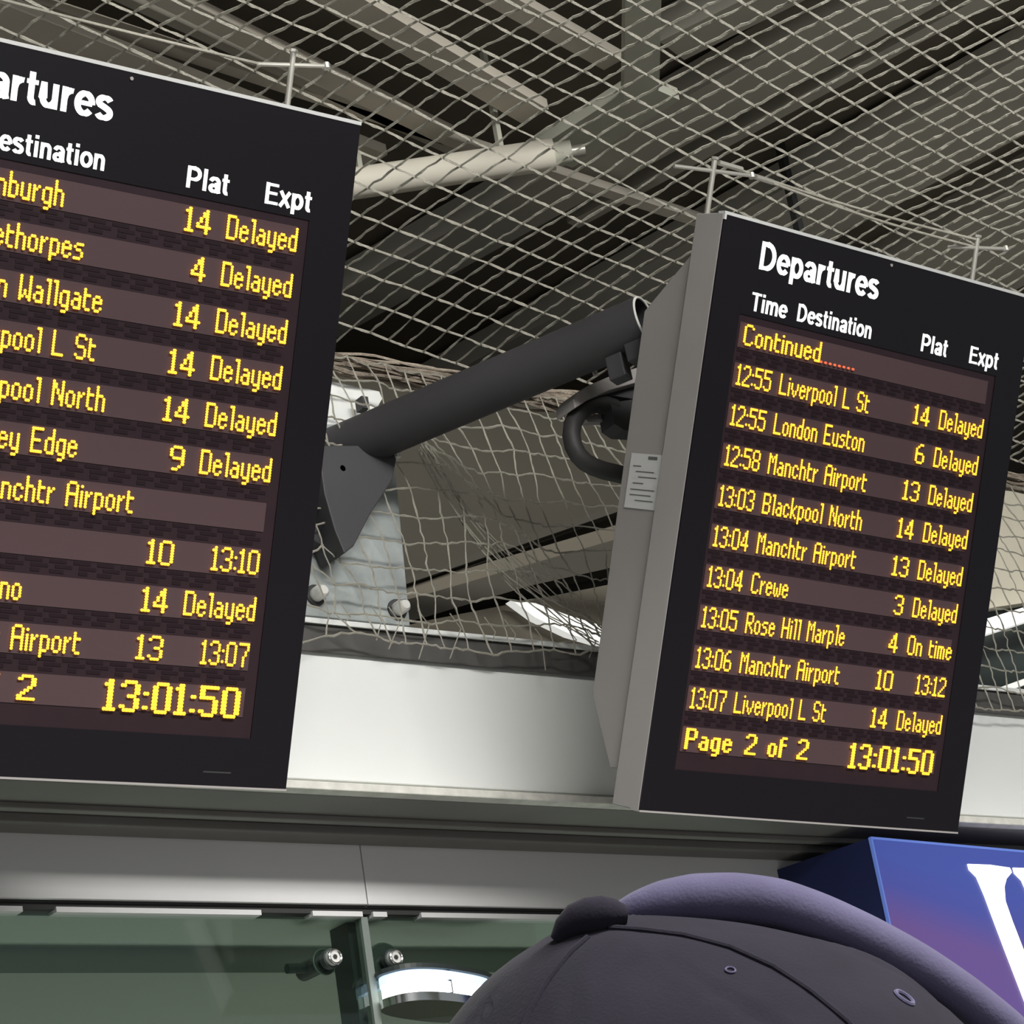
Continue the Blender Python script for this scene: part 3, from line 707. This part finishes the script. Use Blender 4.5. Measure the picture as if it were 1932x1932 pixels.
# net hanging from the edge rope down to the trim, gathered along a slanting fold
F0, F1 = atY(790, 845, 4.33), atY(1135, 1212, 4.33)
def hang_pt(i, j):
    x_ = 2.62+.0585*i; z_ = NZ-.02-.061*j
    x_ += .26*(NZ-z_)+(.012*math.sin(i*.7+j*.9)); z_ -= .05*(x_-3.2)*.3
    y_ = 4.33-.035*math.sin(max(0, min(1, (NZ-z_)/.7))*math.pi)
    # gather toward the fold
    dx_, dz_ = F1.x-F0.x, F1.z-F0.z; L = math.hypot(dx_, dz_); t = ((x_-F0.x)*dx_+(z_-F0.z)*dz_)/(L*L); t = max(-.2, min(1.3, t))
    cx, cz = F0.x+dx_*t, F0.z+dz_*t; ex_, ez_ = x_-cx, z_-cz; d = math.hypot(ex_, ez_)
    pull = .75*math.exp(-(d/.13)**2)*(1 if t > -.1 else 0)
    x_ -= ex_*pull; z_ -= ez_*pull; y_ -= .02*pull
    if x_ < 3.25:
        w_ = min(1, (3.25-x_)/.25); n_ = n3(i*1.3, j*1.1); x_ += n_.x*.07*w_; z_ += n_.z*.07*w_
    n_ = n3(i*1.1+40, j*1.2); return Vector((x_+n_.x*.014, y_+n_.y*.012, z_+n_.z*.014))
hp = {(i, j): hang_pt(i, j) for i in range(0, 62) for j in range(0, 13)}
mh = MB()
for (i, j), p in hp.items():
    for q in (hp.get((i+1, j)), hp.get((i, j+1))):
        if q: strand(mh, p, q, .0023, .003, i*77+j*3)
    mh.tube([p-X*.003, p+X*.003], .003, 4)
# finer strands bunched along the fold
rn = random.Random(9)
for k in range(9):
    path = []; off = rn.uniform(-.028, .028); ph = rn.uniform(0, 6)
    for t in [m_/14 for m_ in range(15)]:
        p = F0.lerp(F1, t); bow = -.06*math.sin(t*math.pi)
        path.append(p+Vector((off*(.4+t)+bow, -.02+.01*math.sin(ph+t*9), off*.8+bow*.7+.012*math.sin(ph+t*11))))
    mh.tube(path, .0019, 4, False)
o3 = part(mh, 'hanging_strands', M['net'], net); o3['kind'] = 'stuff'
# bunched edge rope where roof net and hanging net meet
mr_ = MB()
for k in range(26):
    path = []; oy = rn.uniform(-.022, .022); oz = rn.uniform(-.028, .020); ph = rn.uniform(0, 9)
    for m_ in range(90):
        x_ = 2.2+m_*.045
        path.append(Vector((x_, 4.35+oy+.010*noise(Vector((x_*7, k, ph))), NZ-.0+oz+.022*noise(Vector((x_*6, k*2.3, ph+3)))-.012)))
    mr_.tube(path, .0036, 4, False)
o4 = part(mr_, 'gathered_edge', M['netr'], net, 'bunched brownish edge of the net'); o4['kind'] = 'stuff'
# loose tail ends below the trim
mt_ = MB()
for k in range(22):
    x_ = 3.0+k*.085+rn.uniform(-.03, .03); p = Vector((x_, 4.335, 3.50)); L = rn.uniform(.05, .13)
    mt_.tube([p, p+Vector((.02, -.008, -.04)), p+Vector((rn.uniform(-.05, .02), -.004, -L))], .0015, 4, False)
o5 = part(mt_, 'loose_ends', M['net'], net); o5['kind'] = 'stuff'

# ================================================================== BLUE SIGN
rear = atY(1466, 1641, CY); zt = rear.z; f0 = atZ(1641, 1581, zt); f1 = atZ(1932, 1607, zt)
fu = (f1-f0); fu.z = 0; fu.normalize(); sg = thing('shop_sign', 'blue and purple lit shop sign box jutting from the wall at lower right', 'sign', f0)
SH = .62; SL = 2.4
fn = Vector((-fu.y, fu.x, 0))          # into the wall
top = [f0, f0+fu*SL, Vector(((f0+fu*SL).x, CY, zt)), Vector((rear.x, CY, zt))]
part(MB().prism([p-Z*SH for p in top], (0, 0, SH)), 'sign_box', M['signside'], sg)
part(MB().frame(f0-fn*.004, fu, fn, -Z, (0, 0, 0), (SL, .0035, SH)), 'lit_face', M['sign'], sg, 'backlit blue to purple face')
part(MB().frame(f0-fn*.006, fu, fn, -Z, (-.001, 0, -.002), (SL, .010, .0045)), 'top_edge', M['signedge'], sg)
part(MB().frame(f0-fn*.006, fu, fn, -Z, (-.002, 0, 0), (.0035, .010, SH)), 'side_edge', M['signedge'], sg)
def onsign(px, py):
    r = ray(px, py); o_ = f0-fn*.008-EYE; t = o_.dot(fn)/r.dot(fn); q = EYE+r*t-(f0-fn*.008); return q.dot(fu), -q.z
# letter W with bracketed serifs; positions measured on the sign face
s0 = [(1826, 1630), (1867, 1631.5), (1905, 1637), (1909, 1646), (1899, 1658), (1895, 1673), (1897, 1700), (1911, 1740), (1932, 1794), (1958, 1862)]
s1 = [(1932, 1885), (1897, 1794), (1871, 1725), (1858, 1690), (1843, 1655), (1829, 1641)]
L2 = [onsign(*p) for p in s0[:9]]; L1 = [onsign(*p) for p in s1]
lw = L2[2][0]-L2[0][0]; u_b, v_b = L1[0]; vt_ = L2[0][1]
vb = vt_+.40; ub = L2[8][0]+(vb-L2[8][1])*((L2[8][0]-L2[6][0])/(L2[8][1]-L2[6][1]))
th = L2[6][0]-L1[3][0]+.012
ubl = u_b+(vb-v_b)*((u_b-L1[2][0])/(v_b-L1[2][1]))
def lp(u, v, d=0): return f0-fn*(.004+d)+fu*u-Z*v
def poly(pp): return MB().prism([lp(u, v, .0008) for u, v in pp], -fn*.004)
outer = L2+[(ub, vb), (ubl, vb)]+L1
lt = thing('sign_letter', 'large white serif capital on the blue shop sign', 'letter', lp(L2[0][0], vb))
part(poly(outer), 'thick_stroke', M['letter'], lt)
wU = ub-.01
part(poly([(ubl+.005, vb), (ub-.002, vb), (ub+.13, vt_+.05), (ub+.11, vt_+.05)]), 'thin_stroke', M['letter'], lt)
dx_ = (ub+.115)-((L2[0][0]+L2[2][0])/2)-.015
part(poly([(u+dx_, v) for u, v in outer]), 'thick_stroke', M['letter'], lt)
part(poly([(ubl+dx_+.005, vb), (ub+dx_-.002, vb), (ub+dx_+.14, vt_+.02), (ub+dx_+.12, vt_+.02)]), 'thin_stroke', M['letter'], lt)
part(poly([(ub+dx_+.085, vt_), (ub+dx_+.19, vt_), (ub+dx_+.19, vt_+.02), (ub+dx_+.085, vt_+.02)]), 'serif', M['letter'], lt)

# small grubby fitting on the soffit beside the sign, with a cable
q = atY(1522, 1602, CY-.04)
ft = thing('cable_clip', 'small dark cable clip under the soffit just left of the blue sign', 'clip', q)
part(MB().frame(q, X, Yv, Z, (-.012, -.01, -.010), (.012, .03, .014)), 'body', M['dark'], ft, bevel=.002)
part(MB().tube([q+Z*.002+Yv*.02, q+Vector((-.25, .02, .004)), q+Vector((-.60, .02, .0)), q+Vector((-.95, .02, .003))], .004, 6), 'cable', M['dark'], ft)
part(MB().tube([q+Vector((.01, 0, -.004)), q+Vector((.03, 0, -.012)), q+Vector((.05, 0, .0))], .003, 6), 'cable', M['trim'], ft)

# ================================================================== PERSON
PD = .74
face = Vector((math.sin(YAW+.55), math.cos(YAW+.55), 0)).normalized(); lat = Vector((face.y, -face.x, 0))
DC = atD(1350, 2448, PD)                        # middle of the cap crown
HC = DC+Z*-.035-face*.0                         # middle of the head
base = Vector((HC.x, HC.y, 0))
per = thing('person', 'person in a dark navy baseball cap seen from behind, in front of the shopfront', 'person', base)
def skin(name, verts, edges, radii, mt, root=0, lv=2):
    L = base; me = bpy.data.meshes.new(name); me.from_pydata([tuple(Vector(v)-L) for v in verts], edges, [])
    me.materials.append(mt); o = bpy.data.objects.new(name, me); COL.objects.link(o); o.parent = per
    sk = o.modifiers.new('skin', 'SKIN'); sk.use_smooth_shade = True
    for i, r in enumerate(radii): me.skin_vertices[0].data[i].radius = (r, r) if not isinstance(r, tuple) else r
    me.skin_vertices[0].data[root].use_root = True
    m_ = o.modifiers.new('s', 'SUBSURF'); m_.levels = lv; m_.render_levels = lv; WLOC[o.name] = base; return o
hz = HC.z
def bp_(s_, f_, z_): return base+lat*s_+face*f_+Z*z_
sh = hz-.25; hip = sh-.50; kn = .47; an = .09
V_ = [bp_(0, 0, hip), bp_(0, 0, hip+.18), bp_(0, 0, sh-.12), bp_(0, -.01, sh+.02), bp_(0, -.01, hz-.14),
      bp_(.16, 0, sh-.02), bp_(.22, 0, sh-.29), bp_(.23, .10, sh-.50), bp_(-.16, 0, sh-.02), bp_(-.22, 0, sh-.29), bp_(-.23, .10, sh-.50)]
skin('jacket', V_, [(0, 1), (1, 2), (2, 3), (3, 4), (3, 5), (5, 6), (6, 7), (3, 8), (8, 9), (9, 10)],
     [.135, .125, .135, .095, .07, .08, .058, .045, .08, .058, .045], M['jacket'])
V_ = [bp_(0, 0, hip), bp_(0, 0, hip+.12), bp_(.10, 0, hip-.12), bp_(.105, .01, hip-.26), bp_(.10, .02, kn), bp_(.11, -.01, an),
      bp_(-.10, 0, hip-.12), bp_(-.105, .01, hip-.26), bp_(-.10, .02, kn), bp_(-.11, -.01, an)]
skin('trousers', V_, [(0, 1), (0, 2), (2, 3), (3, 4), (4, 5), (0, 6), (6, 7), (7, 8), (8, 9)], [.115, .12, .088, .080, .062, .048, .088, .080, .062, .048], M['trousers'])
V_ = [bp_(0, -.005, hz-.20), bp_(0, .005, hz-.12), bp_(0, .01, hz-.06)]
skin('neck', V_, [(0, 1), (1, 2)], [.062, .056, .056], M['skin'])
for sgn in (1, -1):
    V_ = [bp_(.11*sgn, -.06, .045), bp_(.11*sgn, .02, .05), bp_(.12*sgn, .16, .035)]
    skin('shoe', V_, [(0, 1), (1, 2)], [(.042, .045), (.045, .05), (.045, .032)], M['shoe'])
    wr = bp_(.23*sgn, .10, sh-.50); dd = Vector((0, 0, -1))*.95+face*.3; dd.normalize(); sd = lat*sgn; ff = face
    V_ = [wr-dd*.05-face*.012, wr+dd*.045, wr+dd*.085]; E_ = [(0, 1), (1, 2)]; Rr = [.026, (.036, .018), (.038, .016)]
    for k, (off, ln) in enumerate([(-.027, .062), (-.009, .072), (.009, .068), (.027, .054)]):
        b_ = len(V_); p = wr+dd*.092+ff*off
        V_ += [p, p+dd*ln*.4-sd*.004, p+dd*ln*.72-sd*.014, p+dd*ln*.92-sd*.026]; E_ += [(2, b_), (b_, b_+1), (b_+1, b_+2), (b_+2, b_+3)]; Rr += [.0095, .009, .0085, .0075]
    b_ = len(V_); p = wr+dd*.035+ff*.034
    V_ += [p, p+dd*.03+ff*.016, p+dd*.055+ff*.018-sd*.006]; E_ += [(1, b_), (b_, b_+1), (b_+1, b_+2)]; Rr += [.012, .0105, .009]
    skin('hand', V_, E_, Rr, M['skin'])
# head with a face
def shell(name, m_, fn, keep=None, parent=per, us=40, vs_=28, thick=0):
    bm = bmesh.new(); bmesh.ops.create_uvsphere(bm, u_segments=us, v_segments=vs_, radius=1)
    if keep: bmesh.ops.delete(bm, geom=[f for f in bm.faces if not keep(f.calc_center_median())], context='FACES')
    for v in bm.verts: v.co = fn(v.co.copy())-base
    me = bpy.data.meshes.new(name); bm.to_mesh(me); bm.free(); me.polygons.foreach_set('use_smooth', [True]*len(me.polygons)); me.materials.append(m_)
    o = bpy.data.objects.new(name, me); COL.objects.link(o); o.parent = parent; WLOC[o.name] = base
    if thick: t_ = o.modifiers.new('th', 'SOLIDIFY'); t_.thickness = thick; t_.offset = -1
    return o
def headf(p):
    s_, f_, z_ = p.x*.074, p.y*.092, p.z*.112
    if z_ < 0: s_ *= 1-.28*(-p.z)**1.5
    if p.y > 0:
        f_ += .022*math.exp(-((p.x/.18)**2+((p.z+.12)/.20)**2))
        for e in (-1, 1): f_ -= .010*math.exp(-(((p.x-e*.42)/.18)**2+((p.z-.08)/.12)**2))
        f_ += .007*math.exp(-((p.x/.3)**2+((p.z+.48)/.07)**2)); f_ -= .006*math.exp(-((p.x/.3)**2+((p.z+.40)/.04)**2))
        f_ += .008*math.exp(-((p.x/.3)**2+((p.z+.80)/.15)**2))
    return HC+lat*s_+face*f_+Z*z_
hd = shell('head', M['skin'], headf)
shell('hair', M['hair'], lambda p: HC+lat*p.x*.080+face*(p.y*.097-.002)+Z*(p.z*.116), keep=lambda c: c.y < .25 and c.z > -.55)
for e in (-1, 1):
    c_ = HC+lat*.031*e+face*.086+Z*.008
    part(MB().tube([c_-face*.012, c_-face*.004, c_], [.012, .009, .004], 12), 'eye', M['panel'], hd, smooth=True)
    c_ = HC+lat*.075*e-face*.005+Z*-.01
    part(MB().tube([c_-Z*.028, c_-Z*.01, c_+Z*.012, c_+Z*.028], [.006, .010, .012, .006], 12), 'ear', M['skin'], hd, smooth=True)
c_ = HC+face*.092+Z*-.050
part(MB().tube([c_-lat*.022-face*.006, c_-lat*.01, c_+lat*.01, c_+lat*.022-face*.006], [.002, .0045, .0045, .002], 8), 'mouth', mat('lips', (.35, .12, .10), .5), hd, smooth=True)
# cap: crown of six panels meeting at the button, which sits up on the left of the dome
CR = .1105
bt = (atD(1118, 1738, PD*.985)-DC).normalized()          # direction of the button from the crown's middle
ta = bt.cross(face).normalized(); tb = bt.cross(ta)
dl_ = (atD(1050, 1790, PD)-DC).normalized()
def crownf(p):
    d = lat*p.x+face*p.y+Z*p.z
    an_ = math.atan2(d.dot(tb), d.dot(ta)); pol = math.acos(max(-1, min(1, d.dot(bt))))
    seam = abs(((an_/(math.pi/3)+.35) % 1)-.5)*2                   # 1 at a seam
    g = max(0, (seam-.93)/.07)
    k = -.0012*g*min(1, pol*3)+.0018*noise(p*3.2)
    if seam > .80 and seam < .90: k += .0004
    k += .0080*max(0, d.dot(dl_))**18
    return DC+lat*(p.x*CR)+face*(p.y*CR*.98)+Z*(p.z*CR*1.005)+d*k
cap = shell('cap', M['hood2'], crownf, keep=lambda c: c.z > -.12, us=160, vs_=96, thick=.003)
cap['label'] = 'dark navy cap with stitched panels'
bpx = [(1050, 1775, 14), (1066, 1752, 24), (1086, 1736, 32), (1110, 1728, 35), (1138, 1724, 34), (1160, 1724, 28), (1184, 1726, 16)]
part(MB().tube([atD(x_, y_, PD*.99) for x_, y_, r_ in bpx], [r_*PD/FPX for x_, y_, r_ in bpx], 18), 'button', M['hood2'], cap, smooth=True)
# raised front panels, puffed up beyond a deep crease
rp = [(1140, 1742, 16), (1166, 1728, 24), (1205, 1714, 34), (1250, 1704, 43), (1310, 1697, 49), (1390, 1696, 50), (1470, 1706, 49), (1550, 1733, 47), (1640, 1773, 45), (1730, 1819, 42), (1820, 1878, 40), (1900, 1940, 38), (1960, 1998, 36), (2020, 2080, 34), (2060, 2200, 32), (2070, 2330, 28)]
pp, rr = [], []
for i in range(len(rp)-1):
    for t in [k/6 for k in range(6)]:
        a, b = rp[i], rp[i+1]; x_ = a[0]+(b[0]-a[0])*t; y_ = a[1]+(b[1]-a[1])*t; r_ = a[2]+(b[2]-a[2])*t
        ds_ = PD*1.035; pp.append(atD(x_, y_, ds_)); rr.append(r_*ds_/FPX)
for _ in range(4): pp = [pp[0]]+[(pp[i-1]+pp[i]*2+pp[i+1])/4 for i in range(1, len(pp)-1)]+[pp[-1]]
fp = MB(); nn_ = 24; vd = _f.copy(); vd.z = 0; vd.normalize()
for i, p in enumerate(pp):
    t = (pp[min(i+1, len(pp)-1)]-pp[max(i-1, 0)]).normalized(); a = t.cross(vd).normalized(); a = -a if a.z < 0 else a; b = vd
    for k in range(nn_):
        an_ = 2*math.pi*k/nn_; c_, s_ = math.cos(an_), math.sin(an_)
        st = 1+2.2*max(0, s_)                                     # stretched away from the viewer like a cap front
        fp.v.append(p+a*(c_*rr[i])+b*(s_*rr[i]*st)-Z*(max(0, s_)**2*rr[i]*.9))
for i in range(len(pp)-1):
    for k in range(nn_): fp.f.append((i*nn_+k, i*nn_+(k+1) % nn_, (i+1)*nn_+(k+1) % nn_, (i+1)*nn_+k))
fp.f.append(tuple(range(nn_))); fp.f.append(tuple((len(pp)-1)*nn_+k for k in range(nn_)))
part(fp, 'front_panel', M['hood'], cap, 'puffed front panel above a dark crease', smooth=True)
# eyelets and the stitched seam, laid on the crown's surface
from mathutils.bvhtree import BVHTree
_bv = BVHTree.FromPolygons([v.co+base for v in cap.data.vertices], [tuple(p.vertices) for p in cap.data.polygons])
def oncrown(px, py):
    h = _bv.ray_cast(EYE, ray(px, py).normalized()); n_ = h[1] if h[1].dot(h[0]-DC) > 0 else -h[1]; return h[0], n_
for px, py, r_e in [(1705, 1884, .0030), (1378, 1832, .0014)]:
    p, nrm = oncrown(px, py)
    part(MB().ring(p+nrm*.0004, nrm, r_e, r_e*.22, 20, 6), 'eyelet', M['hood'], cap, smooth=True)
for pts_ in ([(1150, 1752), (1210, 1756), (1290, 1766), (1378, 1789), (1460, 1826), (1530, 1872), (1600, 1930), (1650, 1985)],
             [(1110, 1770), (1075, 1800), (1035, 1850), (1000, 1910), (975, 1975)]):
    sp_ = []
    for px, py in pts_:
        p, nrm = oncrown(px, py); sp_.append(p+nrm*.0002)
    part(MB().tube(sp_, .0011, 8), 'seam', M['hood2'], cap, smooth=True)
# curved peak on the far side
pk = MB(); nu, nv = 20, 8; up_, dn_ = [], []
for j in range(nv+1):
    for i in range(nu+1):
        a = math.radians(-62+124*i/nu); rad = CR*.97+.072*(j/nv)*math.cos(a*1.15)**.6
        s_ = math.sin(a)*(CR*.97+.01*j/nv); f_ = math.cos(a)*CR*.97+(rad-CR*.97)
        pk.v.append(DC+lat*s_+face*f_+Z*(-.012-.022*(s_/CR)**2*(1+j/nv)-.012*j/nv))
for j in range(nv):
    for i in range(nu): q = j*(nu+1)+i; pk.f.append((q, q+1, q+nu+2, q+nu+1))
pko = part(pk, 'peak', M['hood2'], cap, smooth=True); th_ = pko.modifiers.new('th', 'SOLIDIFY'); th_.thickness = .003
